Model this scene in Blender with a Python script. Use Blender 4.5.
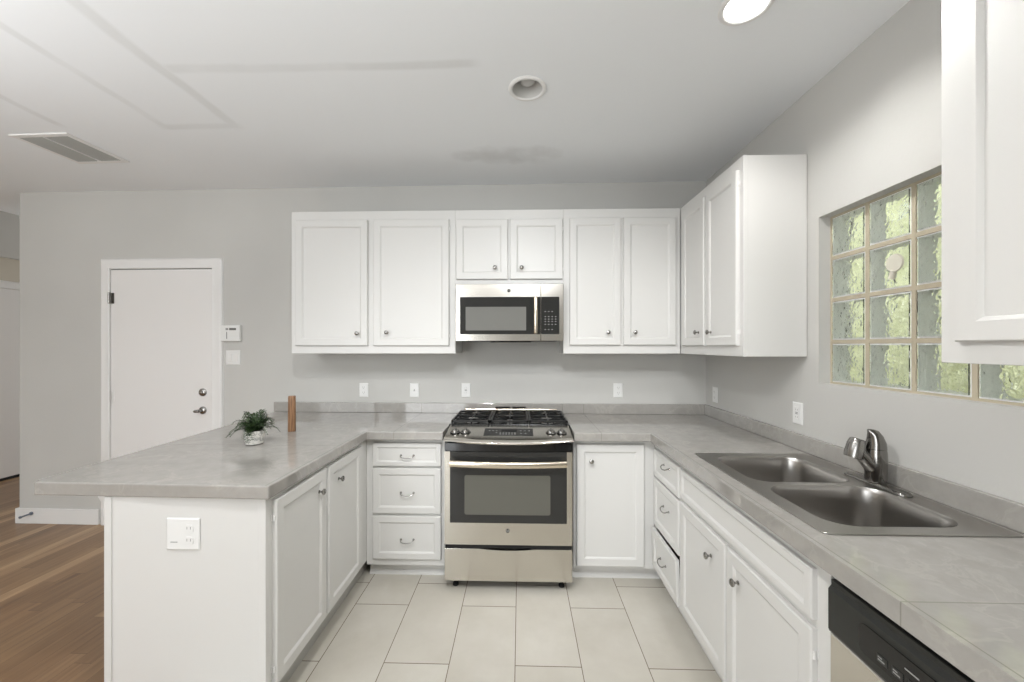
import bpy, bmesh, math, random
from mathutils import Vector, Matrix
random.seed(7)
sc = bpy.context.scene
for o in list(bpy.data.objects): bpy.data.objects.remove(o)
C = sc.collection
PI = math.pi

# ------------------------------------------------------------------ camera, world, lights, exposure
cam_d = bpy.data.cameras.new('camera'); cam = bpy.data.objects.new('camera', cam_d); C.objects.link(cam)
cam.location = (0, 0, 1.472); cam.rotation_euler = (PI/2, 0, 0.028)
cam_d.sensor_width = 36; cam_d.lens = 392*36/1024
cam_d.shift_x = 2.7/1024; cam_d.shift_y = 5/1024
cam_d.clip_start = 0.02
sc.camera = cam
sc.view_settings.view_transform = 'Standard'; sc.view_settings.look = 'None'
sc.view_settings.gamma = 1; sc.view_settings.use_curve_mapping = False
sc.view_settings.exposure = 0.03

w = bpy.data.worlds.new('sky'); sc.world = w; w.use_nodes = True
bg = w.node_tree.nodes['Background']; bg.inputs[0].default_value = (0.93, 0.97, 1.0, 1); bg.inputs[1].default_value = 1.25

def area(name, loc, rot, sx, sy, power, col=(1, 1, 1)):
    l = bpy.data.lights.new(name, 'AREA'); l.shape = 'RECTANGLE'; l.size = sx; l.size_y = sy
    l.energy = power; l.color = col
    o = bpy.data.objects.new(name, l); C.objects.link(o); o.location = loc; o.rotation_euler = rot
    return o
# daylight entering through the big windows of the rear wall and of the living room side
area('daylight_rear', (-2.2, -3.28, 1.45), (PI/2, 0, 0), 1.5, 2.3, 66, (0.955, 0.98, 1.0))
area('daylight_living', (-4.2, -3.28, 1.45), (PI/2, 0, 0), 1.8, 2.3, 20, (0.955, 0.98, 1.0))
# light bounced up to the ceiling from behind the photographer
area('bounce_flash', (-0.75, 0.12, 1.72), (PI, 0, 0), 1.2, 1.0, 13, (0.955, 0.98, 1.0))
area('bounce_flash_living', (-2.6, 0.2, 1.9), (PI, 0, 0), 1.0, 1.0, 38, (0.955, 0.98, 1.0))
area('hall_fill', (-4.9, 7.1, 1.6), (-PI/2, 0, 0), 1.2, 1.8, 14, (1.0, 0.97, 0.93))  # added lamp that brightens the hall from its unseen far end

def spot(name, loc, power, ang, blend, rad=.06):
    l = bpy.data.lights.new(name, 'SPOT'); l.energy = power; l.spot_size = math.radians(ang); l.spot_blend = blend; l.shadow_soft_size = rad; l.color = (1, .985, .965)
    o = bpy.data.objects.new(name, l); C.objects.link(o); o.location = loc; return o
sn = bpy.data.lights.new('sun', 'SUN'); sn.energy = 4.5; sn.angle = .02; sno = bpy.data.objects.new('sun', sn); C.objects.link(sno); sno.rotation_euler = Vector((-.45, .5, .8)).to_track_quat('Z', 'Y').to_euler()
spot('downlight_beam', (.845, 1.49, 2.725), 36, 150, .6)
spot('fill_spot_near', (-.55, .75, 2.725), 80, 160, .6)  # added fill spot out of view, with no fixture behind it
st_ = spot('fill_spot_back', (0.1, .3, 2.66), 130, 80, 1.0, .2); st_.rotation_euler = (math.radians(58), 0, math.radians(2)); st_.data.color = (.955, .98, 1)  # added fill spot under the ceiling, brightens the back of the kitchen

# ------------------------------------------------------------------ materials
def S(c):   # sRGB 0-255 -> linear
    r = []
    for v in c:
        v /= 255
        r.append(v/12.92 if v <= .04045 else ((v+.055)/1.055)**2.4)
    return (*r, 1)
def mat(name, col, rough=.5, metal=0, **k):
    m = bpy.data.materials.new(name); m.use_nodes = True
    b = m.node_tree.nodes['Principled BSDF']
    b.inputs['Base Color'].default_value = col if len(col) == 4 else S(col)
    b.inputs['Roughness'].default_value = rough; b.inputs['Metallic'].default_value = metal
    for kk, v in k.items(): b.inputs[kk.replace('_', ' ')].default_value = v
    return m
class NT:
    def __init__(s, m): s.t = m.node_tree; s.n = s.t.nodes; s.b = s.n['Principled BSDF']
    def new(s, typ, **k):
        n = s.n.new(typ)
        for a, v in k.items(): setattr(n, a, v)
        return n
    def link(s, a, b): s.t.links.new(a, b)
    def pos(s): return s.new('ShaderNodeNewGeometry').outputs['Position']
    def math(s, op, a, b=None, c=None):
        n = s.new('ShaderNodeMath', operation=op)
        for i, v in enumerate((a, b, c)):
            if v is None: continue
            if hasattr(v, 'is_output'): s.link(v, n.inputs[i])
            else: n.inputs[i].default_value = v
        return n.outputs[0]
    def noise(s, vec, scale, detail=3, rough=.5):
        n = s.new('ShaderNodeTexNoise'); n.inputs['Scale'].default_value = scale
        n.inputs['Detail'].default_value = detail; n.inputs['Roughness'].default_value = rough
        s.link(vec, n.inputs['Vector']); return n.outputs['Fac']
    def mapr(s, v, a, b, c, d):
        n = s.new('ShaderNodeMapRange'); s.link(v, n.inputs[0])
        for i, x in enumerate((a, b, c, d)): n.inputs[i+1].default_value = x
        return n.outputs[0]
    def mix(s, f, a, b, blend='MIX'):
        n = s.new('ShaderNodeMix', data_type='RGBA', blend_type=blend)
        for i, v in ((0, f), (6, a), (7, b)):
            if hasattr(v, 'is_output'): s.link(v, n.inputs[i])
            else: n.inputs[i].default_value = v
        return n.outputs[2]
    def scale(s, vec, sc_):
        n = s.new('ShaderNodeMapping'); n.inputs['Scale'].default_value = sc_; s.link(vec, n.inputs[0]); return n.outputs[0]
    def bump(s, h, st, dist=.002):
        n = s.new('ShaderNodeBump'); n.inputs['Strength'].default_value = st; n.inputs['Distance'].default_value = dist
        s.link(h, n.inputs['Height']); s.link(n.outputs[0], s.b.inputs['Normal'])
    def sep(s, v):
        n = s.new('ShaderNodeSeparateXYZ'); s.link(v, n.inputs[0]); return n.outputs

def m_wall(name, col):
    m = mat(name, col, .75); t = NT(m); p = t.pos()
    t.bump(t.noise(p, 55, 4), .12, .003)
    n = t.noise(p, 1.3, 2)
    t.link(t.mix(t.mapr(n, .3, .7, 0, 1), S([c-3 for c in col]), S([c+3 for c in col])), t.b.inputs['Base Color'])
    return m
M = {}
M['wall'] = m_wall('grey_wall_paint', (199, 198, 194))
M['wall_beige'] = m_wall('beige_wall_paint', (205, 198, 184))
# cabinets: white semi-gloss paint
M['white'] = mat('white_cabinet_paint', (217, 216, 213), .38)
t = NT(M['white']); t.bump(t.noise(t.pos(), 60, 3), .03, .002)
M['trim'] = mat('white_trim_paint', (234, 233, 231), .42)
M['door'] = mat('white_door_paint', (234, 232, 230), .45)
M['plate'] = mat('white_plastic_plate', (232, 232, 230), .35)
M['slot'] = mat('plate_slot_grey', (150, 150, 148), .5)
M['dark'] = mat('dark_void', (26, 26, 26), .8)
M['interior'] = mat('drawer_wood_side', (120, 112, 100), .7)
M['black'] = mat('black_enamel', (14, 14, 14), .22)
M['blackp'] = mat('black_plastic', (34, 35, 33), .35)
M['iron'] = mat('cast_iron_grate', (16, 16, 16), .45)
M['glass_black'] = mat('black_oven_glass', (46, 46, 45), .06)
M['glass_grey'] = mat('grey_oven_window', (96, 95, 88), .07)
M['glass_mw'] = mat('grey_microwave_window', (118, 118, 114), .10)
M['chrome'] = mat('polished_chrome', (200, 198, 196), .10, 1)
M['nickel'] = mat('satin_nickel', (160, 158, 155), .25, 1)
M['mark'] = mat('grey_print', (150, 150, 148), .5)
M['light_mark'] = mat('pale_print', (205, 205, 200), .5)
M['rubber'] = mat('black_rubber', (18, 18, 18), .7)
M['stop'] = mat('blue_grey_spring_steel', (120, 128, 140), .4, .3)
def m_steel(name, col, rough, axis):
    m = mat(name, col, rough, 1); t = NT(m); tc = t.new('ShaderNodeTexCoord').outputs['Object']
    v = t.scale(tc, axis); n = t.noise(v, 1, 3)
    t.link(t.mapr(n, .3, .7, rough-.04, rough+.05), t.b.inputs['Roughness'])
    t.bump(n, .015, .001)
    return m
M['steel'] = m_steel('brushed_stainless_steel', (212, 208, 200), .2, (3, 3, 700))
M['steel_sink'] = mat('satin_sink_steel', (180, 177, 173), .28, 1)
M['faucet'] = mat('dark_chrome', (138, 136, 133), .14, 1)
M['steel_handle'] = mat('warm_steel_handle', (226, 214, 196), .2, 1)
M['steel_dark'] = m_steel('dark_brushed_panel', (140, 138, 134), .25, (700, 3, 3))

def m_ceiling():
    m = mat('white_ceiling_paint', (241, 243, 245), .8); t = NT(m); p = t.pos(); x, y, z = t.sep(p)
    n = t.noise(p, 2.2, 3); wob = t.math('MULTIPLY', t.math('SUBTRACT', n, .5), .05)
    xx = t.math('ADD', x, wob); yy = t.math('ADD', y, wob)
    def band(c, c0, wd):      # soft band around c = c0
        d = t.math('ABSOLUTE', t.math('SUBTRACT', c, c0)); return t.mapr(d, wd*.45, wd, 1, 0)
    def rng(c, a, b):
        return t.math('MULTIPLY', t.mapr(c, a-.03, a+.03, 0, 1), t.mapr(c, b-.03, b+.03, 1, 0))
    f = t.math('MULTIPLY', band(xx, -1.655, .04), rng(y, .3, 2.25))
    def add(f, g): return t.math('MAXIMUM', f, g)
    f = add(f, t.math('MULTIPLY', band(xx, -2.07, .03), rng(y, .3, 2.23)))
    f = add(f, t.math('MULTIPLY', band(yy, 2.23, .035), rng(x, -2.09, -1.63)))
    f = add(f, t.math('MULTIPLY', band(xx, -2.66, .03), rng(y, .3, 2.2)))
    f = add(f, t.math('MULTIPLY', band(yy, 1.77, .035), rng(x, -1.63, -.2)))
    pt = t.noise(p, 3.5, 4)
    # darker smudge with noisy edges near the back wall
    cx = t.math('DIVIDE', t.math('ADD', x, .08), .34); cy = t.math('DIVIDE', t.math('SUBTRACT', y, 2.63), .12)
    d = t.math('ADD', t.math('MULTIPLY', cx, cx), t.math('MULTIPLY', cy, cy))
    d = t.math('ADD', d, t.math('MULTIPLY', t.math('SUBTRACT', t.noise(p, 7, 4), .5), 3.2))
    sm = t.mapr(d, -.3, 1.3, 1, 0)
    f = t.math('MULTIPLY', f, t.mapr(pt, .3, .7, .35, 1.0))
    c = t.mix(t.math('MULTIPLY', f, .5), S((241, 243, 245)), S((214, 215, 214)))
    c = t.mix(t.math('MULTIPLY', sm, .38), c, S((190, 190, 188)))
    t.link(c, t.b.inputs['Base Color'])
    t.bump(t.noise(p, 40, 4), .1, .003)
    return m
M['ceiling'] = m_ceiling()

def m_tile():
    m = mat('cream_floor_tile', (214, 208, 194), .32); t = NT(m); p = t.pos(); x, y, z = t.sep(p)
    col = t.math('DIVIDE', t.math('ADD', x, .939+.305*40), .305)
    ci = t.math('FLOOR', col); fx = t.math('FRACT', col)
    odd = t.math('SUBTRACT', 1.0, t.math('MODULO', ci, 2.0))            # columns alternately slip by a third of a tile
    yo = t.math('ADD', y, t.math('MULTIPLY', odd, .203))
    row = t.math('DIVIDE', t.math('ADD', yo, 6.1+6.1-1.815-.6), .61)
    row = t.math('SUBTRACT', row, 0)
    ri = t.math('FLOOR', row); fy = t.math('FRACT', row)
    def edge(f, w_): return t.math('MAXIMUM', t.math('LESS_THAN', f, w_), t.math('GREATER_THAN', f, 1-w_))
    g = t.math('MAXIMUM', edge(fx, .0062), edge(fy, .0034))
    wn = t.new('ShaderNodeTexWhiteNoise'); wn.noise_dimensions = '2D'
    cb = t.new('ShaderNodeCombineXYZ'); t.link(ci, cb.inputs[0]); t.link(ri, cb.inputs[1]); t.link(cb.outputs[0], wn.inputs['Vector'])
    off = t.new('ShaderNodeVectorMath', operation='ADD'); t.link(p, off.inputs[0])
    sc2 = t.new('ShaderNodeVectorMath', operation='SCALE'); t.link(wn.outputs['Color'], sc2.inputs[0]); sc2.inputs['Scale'].default_value = 9
    t.link(sc2.outputs[0], off.inputs[1])
    n1 = t.noise(off.outputs[0], 3.2, 6, .62); n2 = t.noise(off.outputs[0], 14, 5, .6)
    base = t.mix(t.mapr(n1, .32, .68, 0, 1), S((190, 185, 174)), S((206, 202, 193)))
    base = t.mix(t.mapr(n2, .35, .75, 0, .5), base, S((198, 193, 182)))
    base = t.mix(t.mapr(wn.outputs['Value'], 0, 1, 0, .35), base, S((190, 184, 172)))
    t.link(t.mix(g, base, S((112, 100, 82))), t.b.inputs['Base Color'])
    t.link(t.mapr(g, 0, 1, .3, .8), t.b.inputs['Roughness'])
    t.bump(t.math('SUBTRACT', t.math('MULTIPLY', n2, .1), g), .25, .002)
    return m
M['tile'] = m_tile()
def m_wood():
    m = mat('oak_plank_floor', (140, 105, 75), .35); t = NT(m); p = t.pos(); x, y, z = t.sep(p)
    r = t.math('DIVIDE', t.math('ADD', x, 20), .083); ri = t.math('FLOOR', r); fx = t.math('FRACT', r)
    w1 = t.new('ShaderNodeTexWhiteNoise'); w1.noise_dimensions = '1D'; t.link(ri, w1.inputs['W'])
    yy = t.math('ADD', t.math('ADD', y, 20), t.math('MULTIPLY', w1.outputs['Value'], 1.0))
    c = t.math('DIVIDE', yy, .95); ci = t.math('FLOOR', c); fy = t.math('FRACT', c)
    cb = t.new('ShaderNodeCombineXYZ'); t.link(ri, cb.inputs[0]); t.link(ci, cb.inputs[1])
    w2 = t.new('ShaderNodeTexWhiteNoise'); w2.noise_dimensions = '2D'; t.link(cb.outputs[0], w2.inputs['Vector'])
    off = t.new('ShaderNodeVectorMath', operation='ADD'); t.link(p, off.inputs[0]); t.link(w2.outputs['Color'], off.inputs[1])
    v = t.scale(off.outputs[0], (26, 1.6, 1)); n = t.noise(v, 1, 5, .6)
    v2 = t.scale(off.outputs[0], (9, 1.1, 1)); n2 = t.noise(v2, 1, 3, .5)
    cr = t.new('ShaderNodeValToRGB'); t.link(w2.outputs['Value'], cr.inputs[0])
    e = cr.color_ramp.elements; e[0].color = S((132, 104, 76)); e[1].color = S((186, 154, 118))
    for pz, cc in ((.3, (150, 119, 88)), (.55, (140, 110, 80)), (.8, (164, 132, 98))):
        q = e.new(pz); q.color = S(cc)
    base = t.mix(t.mapr(n, .35, .7, 0, .55), cr.outputs[0], S((96, 68, 45)))
    base = t.mix(t.mapr(n2, .62, .75, 0, .7), base, S((78, 54, 37)))
    g = t.math('MAXIMUM', t.math('LESS_THAN', fx, .02), t.math('LESS_THAN', fy, .0022))
    t.link(t.mix(t.math('MULTIPLY', g, .6), base, S((62, 44, 30))), t.b.inputs['Base Color'])
    t.bump(n, .05, .001)
    return m
M['wood'] = m_wood()
def m_stone(name, seams):
    m = mat(name, (176, 173, 166), .1, IOR=1.75); t = NT(m); p = t.pos(); x, y, z = t.sep(p)
    d = t.new('ShaderNodeTexNoise'); d.inputs['Scale'].default_value = 1.4; d.inputs['Detail'].default_value = 4
    t.link(p, d.inputs['Vector'])
    mp = t.new('ShaderNodeVectorMath', operation='ADD'); t.link(p, mp.inputs[0]); t.link(d.outputs['Color'], mp.inputs[1])
    n = t.noise(mp.outputs[0], 3.2, 8, .62)
    vein = t.math('ABSOLUTE', t.math('SUBTRACT', n, .5))
    n2 = t.noise(p, 16, 5, .65)
    c = t.mix(t.mapr(n2, .3, .7, 0, 1), S((156, 153, 148)), S((166, 163, 158)))
    c = t.mix(t.mapr(vein, 0, .022, .45, 0), c, S((178, 174, 167)))
    f = None
    for ax, c0, lo, hi in seams:
        a, b_ = (x, y) if ax == 'x' else (y, x)
        s1 = t.math('LESS_THAN', t.math('ABSOLUTE', t.math('SUBTRACT', a, c0)), .0016)
        s1 = t.math('MULTIPLY', s1, t.math('MULTIPLY', t.math('GREATER_THAN', b_, lo), t.math('LESS_THAN', b_, hi)))
        f = s1 if f is None else t.math('MAXIMUM', f, s1)
    c = t.mix(t.math('MULTIPLY', f, .55), c, S((112, 108, 100)))
    t.link(c, t.b.inputs['Base Color'])
    t.link(t.mapr(n2, .3, .7, .03, .05), t.b.inputs['Roughness'])
    return m
M['stone'] = m_stone('grey_polished_stone', [('x', -.782, 2.38, 3.2), ('x', .494, 2.38, 3.2), ('y', .835, .7, 1.5), ('y', 2.06, -1.97, -.9), ('y', 1.98, 1.43, 1.5), ('x', .803, .4, 2.39), ('x', -.966, 1.46, 2.4)])
M['mortar'] = mat('tan_block_mortar', (186, 176, 154), .8)
M['foliage'] = mat('fern_leaf_green', (44, 70, 40), .45)
t = NT(M['foliage']); oi = t.noise(t.pos(), 60, 2); t.link(t.mix(t.mapr(oi, .3, .7, 0, 1), S((24, 42, 22)), S((62, 84, 44))), t.b.inputs['Base Color'])
M['soil'] = mat('dark_soil', (40, 32, 26), .9)
def m_pot():
    m = mat('white_marbled_ceramic', (216, 214, 208), .25); t = NT(m); tc = t.new('ShaderNodeTexCoord').outputs['Object']
    n = t.noise(tc, 34, 5, .6); v = t.math('ABSOLUTE', t.math('SUBTRACT', n, .5))
    t.link(t.mix(t.mapr(v, 0, .05, .8, 0), S((218, 216, 210)), S((120, 122, 120))), t.b.inputs['Base Color']); return m
M['pot'] = m_pot()
def m_block():
    m = mat('warm_oiled_wood', (160, 118, 82), .5); t = NT(m); tc = t.new('ShaderNodeTexCoord').outputs['Object']
    n = t.noise(t.scale(tc, (120, 120, 9)), 1, 4)
    t.link(t.mix(t.mapr(n, .3, .7, 0, 1), S((166, 128, 94)), S((112, 78, 52))), t.b.inputs['Base Color']); return m
M['woodblock'] = m_block()
def m_glass():
    m = mat('wavy_clear_glass', (250, 253, 249), .03, 0, Transmission_Weight=1.0, IOR=1.45); t = NT(m); p = t.pos()
    t.bump(t.noise(p, 24, 2), .9, .012); return m
M['glass'] = m_glass()
M['block_side'] = mat('frosted_glass_edge', (252, 253, 252), .4)
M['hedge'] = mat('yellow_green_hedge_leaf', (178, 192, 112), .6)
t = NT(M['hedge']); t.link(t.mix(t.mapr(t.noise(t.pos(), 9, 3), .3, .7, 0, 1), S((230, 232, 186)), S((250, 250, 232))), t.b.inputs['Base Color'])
M['ground'] = mat('garden_ground', (170, 165, 140), .9)
M['lamp'] = mat('lit_downlight', (255, 255, 255), .5)
M['lamp'].node_tree.nodes['Principled BSDF'].inputs['Emission Color'].default_value = (1, .98, .95, 1)
M['lamp'].node_tree.nodes['Principled BSDF'].inputs['Emission Strength'].default_value = 9
M['bulb'] = mat('unlit_frosted_bulb', (196, 196, 194), .5)
M['baffle'] = mat('white_lamp_baffle', (214, 213, 210), .5)
M['grille'] = mat('grey_vent_grille', (176, 176, 172), .5)

# ------------------------------------------------------------------ mesh helpers
class MB:
    def __init__(s): s.bm = bmesh.new()
    def ring(s, pts): return [s.bm.verts.new(p) for p in pts]
    def face(s, vs):
        try: s.bm.faces.new(vs)
        except ValueError: pass
    def skin(s, rings, closed=True, cap0=True, cap1=True):
        R = [s.ring(r) for r in rings]; n = len(R[0])
        for a, b in zip(R, R[1:]):
            for i in range(n if closed else n-1):
                j = (i+1) % n; s.face((a[i], a[j], b[j], b[i]))
        if closed and cap0: s.face(R[0][::-1])
        if closed and cap1: s.face(R[-1])
        return s
    def box(s, x0, x1, y0, y1, z0, z1):
        return s.skin([[(x0,y0,z),(x1,y0,z),(x1,y1,z),(x0,y1,z)] for z in (z0,z1)])
    def tube(s, pts, rad, n=10, cap=True):
        pts = [Vector(p) for p in pts]; rr = rad if isinstance(rad, (list, tuple)) else [rad]*len(pts)
        rings = []; up = None
        for i, p in enumerate(pts):
            d = (pts[min(i+1, len(pts)-1)]-pts[max(i-1, 0)]).normalized()
            if up is None: up = d.orthogonal().normalized()
            up = (up-d*up.dot(d)).normalized(); v = d.cross(up)
            rings.append([p+(up*math.cos(2*PI*k/n)+v*math.sin(2*PI*k/n))*rr[i] for k in range(n)])
        return s.skin(rings, True, cap, cap)
    def lathe(s, prof, axis='z', o=(0, 0, 0), n=24, cap0=True, cap1=True):
        rings = []
        for r, h in prof:
            rg = []
            for k in range(n):
                a = 2*PI*k/n; c, q = r*math.cos(a), r*math.sin(a)
                rg.append({'z': (o[0]+c, o[1]+q, o[2]+h), '-y': (o[0]+c, o[1]-h, o[2]+q), 'y': (o[0]+c, o[1]+h, o[2]+q), 'x': (o[0]+h, o[1]+c, o[2]+q)}[axis])
            rings.append(rg)
        return s.skin(rings, True, cap0, cap1)
    def panel(s, x0, x1, z0, z1, rings, y=0):
        """rings of (inset, depth): depth < 0 comes forward (-Y) from y"""
        return s.skin([[(x0+i, y+d, z0+i), (x1-i, y+d, z0+i), (x1-i, y+d, z1-i), (x0+i, y+d, z1-i)] for i, d in rings])
    def build(s, name, m, parent=None, bevel=0, smooth=False, seg=2, angle=40):
        me = bpy.data.meshes.new(name); bmesh.ops.remove_doubles(s.bm, verts=s.bm.verts, dist=1e-6)
        bmesh.ops.recalc_face_normals(s.bm, faces=s.bm.faces); s.bm.to_mesh(me); s.bm.free()
        me.materials.append(M[m] if isinstance(m, str) else m)
        if smooth:
            for p in me.polygons: p.use_smooth = True
            me.set_sharp_from_angle(angle=math.radians(angle))
        o = bpy.data.objects.new(name, me); C.objects.link(o); o.parent = parent
        if bevel:
            b = o.modifiers.new('bevel', 'BEVEL'); b.width = bevel; b.segments = seg; b.limit_method = 'ANGLE'; b.angle_limit = math.radians(50)
        return o
def rrect(x0, x1, y0, y1, r, n=6):
    pts = []
    for cx, cy, a0 in ((x1-r, y1-r, 0), (x0+r, y1-r, PI/2), (x0+r, y0+r, PI), (x1-r, y0+r, 1.5*PI)):
        for k in range(n+1):
            a = a0+PI/2*k/n; pts.append((cx+r*math.cos(a), cy+r*math.sin(a)))
    return pts
def plate(mb, outer, holes, z0, z1):
    """solid slab with through holes"""
    for z in (z0, z1):
        edges = []
        for loop in [outer]+holes:
            vs = [mb.bm.verts.new((x, y, z)) for x, y in loop]
            for i in range(len(vs)): edges.append(mb.bm.edges.new((vs[i], vs[(i+1) % len(vs)])))
        bmesh.ops.triangle_fill(mb.bm, use_beauty=True, use_dissolve=False, edges=edges)
    for loop in [outer]+holes:
        mb.skin([[(x, y, z) for x, y in loop] for z in (z0, z1)], True, False, False)
    return mb
def thing(name, label, cat, loc=(0, 0, 0), rotz=0, group=None):
    o = bpy.data.objects.new(name, None); C.objects.link(o); o.empty_display_size = .1
    o.location = loc; o.rotation_euler = (0, 0, rotz); o['label'] = label; o['category'] = cat
    if group: o['group'] = group
    return o
def tag(o, label, cat, group=None, kind=None):
    o['label'] = label; o['category'] = cat
    if group: o['group'] = group
    if kind: o['kind'] = kind
    return o
def struct(o, label=None, cat=None):
    o['kind'] = 'structure'
    if label: o['label'] = label; o['category'] = cat
    return o
def text(name, body, size, m, parent, loc, rot=(PI/2, 0, 0), ext=.0004):
    cu = bpy.data.curves.new(name, 'FONT'); cu.body = body; cu.size = size; cu.extrude = ext; cu.align_x = 'CENTER'; cu.align_y = 'CENTER'
    tmp = bpy.data.objects.new('tmp', cu); C.objects.link(tmp)
    dg = bpy.context.evaluated_depsgraph_get(); me = bpy.data.meshes.new_from_object(tmp.evaluated_get(dg))
    bpy.data.objects.remove(tmp); me.materials.clear(); me.materials.append(M[m])
    o = bpy.data.objects.new(name, me); C.objects.link(o); o.parent = parent; o.location = loc; o.rotation_euler = rot
    return o

# ------------------------------------------------------------------ setting
XR, H = 1.44, 2.75
WA = -0.0126                                       # the back wall runs very slightly off square
def wy(x): return 3.08+(1.45-x)*.0126
XL = -4.17
def wallbox(mb, x0, x1, z0, z1, f0=0, f1=.13):
    mb.skin([[(x0, wy(x0)+f0, z), (x1, wy(x1)+f0, z), (x1, wy(x1)+f1, z), (x0, wy(x0)+f1, z)] for z in (z0, z1)])
    return mb
REAR = -3.2
m_ = MB(); m_.box(-1.3, XR, REAR, 3.15, -.06, 0); struct(m_.build('floor', 'tile'), 'cream rectangular ceramic tile floor of the kitchen', 'floor')
m_ = MB(); m_.box(-5.66, -1.3, REAR, 7.0, -.06, 0); struct(m_.build('floor', 'wood'), 'brown wood plank floor left of the peninsula', 'floor')
# lit and unlit recess holes are cut in the ceiling slab
LIT = (.845, 1.49); UNLIT = (.035, 1.945)
def circ(c, r, n=32): return [(c[0]+r*math.cos(2*PI*k/n), c[1]+r*math.sin(2*PI*k/n)) for k in range(n)]
m_ = MB(); plate(m_, [(-5.66, REAR), (XR, REAR), (XR, 3.25), (-5.66, 3.25)], [circ(LIT, .076), circ(UNLIT, .076)], H, H+.14)
struct(m_.build('ceiling', 'ceiling'), 'white flat ceiling with faint patch seams', 'ceiling')
m_ = MB(); m_.box(-5.66, XR, REAR, 7.0, 2.93, 3.0); struct(m_.build('ceiling', 'ceiling'), 'higher pale ceiling of the hall at far left', 'ceiling')
m_ = wallbox(MB(), XL, XR, 0, H); struct(m_.build('wall_back', 'wall'), 'grey painted back wall behind the range', 'wall')
# right wall with glass block opening
WY0, WY1, WZ0, WZ1 = .72, 1.932, 1.292, 2.092
m_ = MB(); x0, x1 = XR, XR+.16
m_.box(x0, x1, REAR, WY0, 0, H); m_.box(x0, x1, WY1, 3.25, 0, H); m_.box(x0, x1, WY0, WY1, 0, WZ0); m_.box(x0, x1, WY0, WY1, WZ1, H)
struct(m_.build('wall_right', 'wall'), 'grey painted wall above the sink', 'wall')
m_ = MB(); m_.box(-5.8, -5.66, REAR, 7.0, 0, 2.93); struct(m_.build('wall_left', 'wall_beige'))
m_ = MB(); m_.box(-5.66, -5.60, 3.4, 7.0, 2.44, 2.93); struct(m_.build('trim_1', 'wall'))
m_ = MB(); m_.box(-4.17, -4.05, 3.3, 7.0, 0, 2.93); struct(m_.build('wall_hall', 'wall'))
# rear wall with two wide window openings
m_ = MB(); a, b = REAR-.12, REAR
for xa, xb, za, zb in ((-5.66, -5.15, 0, H), (-3.25, -3.0, 0, H), (-1.42, 1.6, 0, H), (-5.15, -3.25, 0, .25), (-3.0, -1.42, 0, .25), (-5.15, -3.25, 2.62, H), (-3.0, -1.42, 2.62, H)):
    m_.box(xa, xb, a, b, za, zb)
struct(m_.build('wall_rear', 'wall'))
# baseboard on the stub of the back wall, with a return at its end
m_ = MB(); wallbox(m_, -4.19, -3.47, 0, .125, -.016, 0); m_.box(-4.19, -4.172, wy(-4.17)-.016, wy(-4.17)+.14, 0, .125)
struct(m_.build('baseboard_back', 'trim', bevel=.004), 'white baseboard left of the white door', 'baseboard')

# back door: flush slab, casing, lever, deadbolt, hinges
def wall_thing(name, label, cat, x, z, group=None):
    return thing(name, label, cat, (x, wy(x), z), WA, group)
d = bpy.data.objects.new('door_1', None); C.objects.link(d); d.location = (-2.935, wy(-2.935), 0); d.rotation_euler = (0, 0, WA)
struct(d, 'plain white flush door in the back wall', 'door')
m_ = MB(); m_.box(-.432, .432, -.006, -.0005, .01, 2.102); m_.build('door_slab', 'door', d)
m_ = MB()
cs = [(0, -.0005), (0, -.018), (.006, -.022), (.03, -.016), (.066, -.02), (.078, -.014), (.085, -.0005)]
def casing(mb, hw, top):
    for sx in (-1, 1):
        mb.skin([[(sx*(hw+o_*1.0), y_, 0) for o_, y_ in cs], [(sx*(hw+o_), y_, top+o_) for o_, y_ in cs]])
    mb.skin([[(-(hw+o_), y_, top+o_) for o_, y_ in cs], [((hw+o_), y_, top+o_) for o_, y_ in cs]])
casing(m_, .434, 2.104); m_.build('door_casing', 'trim', d, smooth=True, angle=30)
lv = MB(); lv.lathe([(.002, 0), (.031, 0), (.031, .006), (.026, .012), (.012, .016), (.011, .045), (.002, .046)], '-y', (.350, -.006, .948))
lv.tube([(.350, -.047, .948), (.335, -.052, .947), (.318, -.050, .945), (.308, -.044, .945)], [.013, .013, .012, .009])
lv.build('lever_handle', 'nickel', d, smooth=True)
lv = MB(); lv.lathe([(.002, 0), (.032, 0), (.031, .008), (.024, .014), (.014, .017), (.013, .028), (.002, .03)], '-y', (.350, -.006, 1.095)); lv.build('deadbolt', 'nickel', d, smooth=True)
for z_, mm in ((1.865, 'nickel'), (1.06, 'door'), (.25, 'door')):
    hg = MB(); hg.tube([(-.429, -.026, z_-.046), (-.429, -.026, z_+.046)], .0085, 10); hg.box(-.432, -.405, -.0085, -.0055, z_-.044, z_+.044); hg.build('hinge', mm, d, smooth=True)
m_ = MB(); m_.box(.4295, .4325, -.0075, -.0055, .04, 2.09); m_.build('gap_shade', 'dark', d)  # dark strip painting the shade of the gap at the latch edge
m_ = MB(); m_.box(-.43, .43, -.0075, -.0055, 2.099, 2.1025); m_.build('gap_shade', 'dark', d)  # same painted shade along the top of the slab

# hall door on the far left wall
d = bpy.data.objects.new('door_2', None); C.objects.link(d); d.location = (-5.66, 4.0, 0); d.rotation_euler = (0, 0, PI/2)
struct(d, 'pale hall door at the far left edge', 'door')
m_ = MB(); m_.box(-.5, .5, -.012, -.0005, .03, 2.1); m_.build('door_slab', 'door', d)
m_ = MB(); casing(m_, .502, 2.104); m_.build('door_casing', 'trim', d, smooth=True, angle=30)
m_ = MB(); m_.box(-.5, .5, -.01, -.0005, 0, .028); m_.build('bottom_strip', 'dark', d)  # dark strip along the foot of the door

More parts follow.
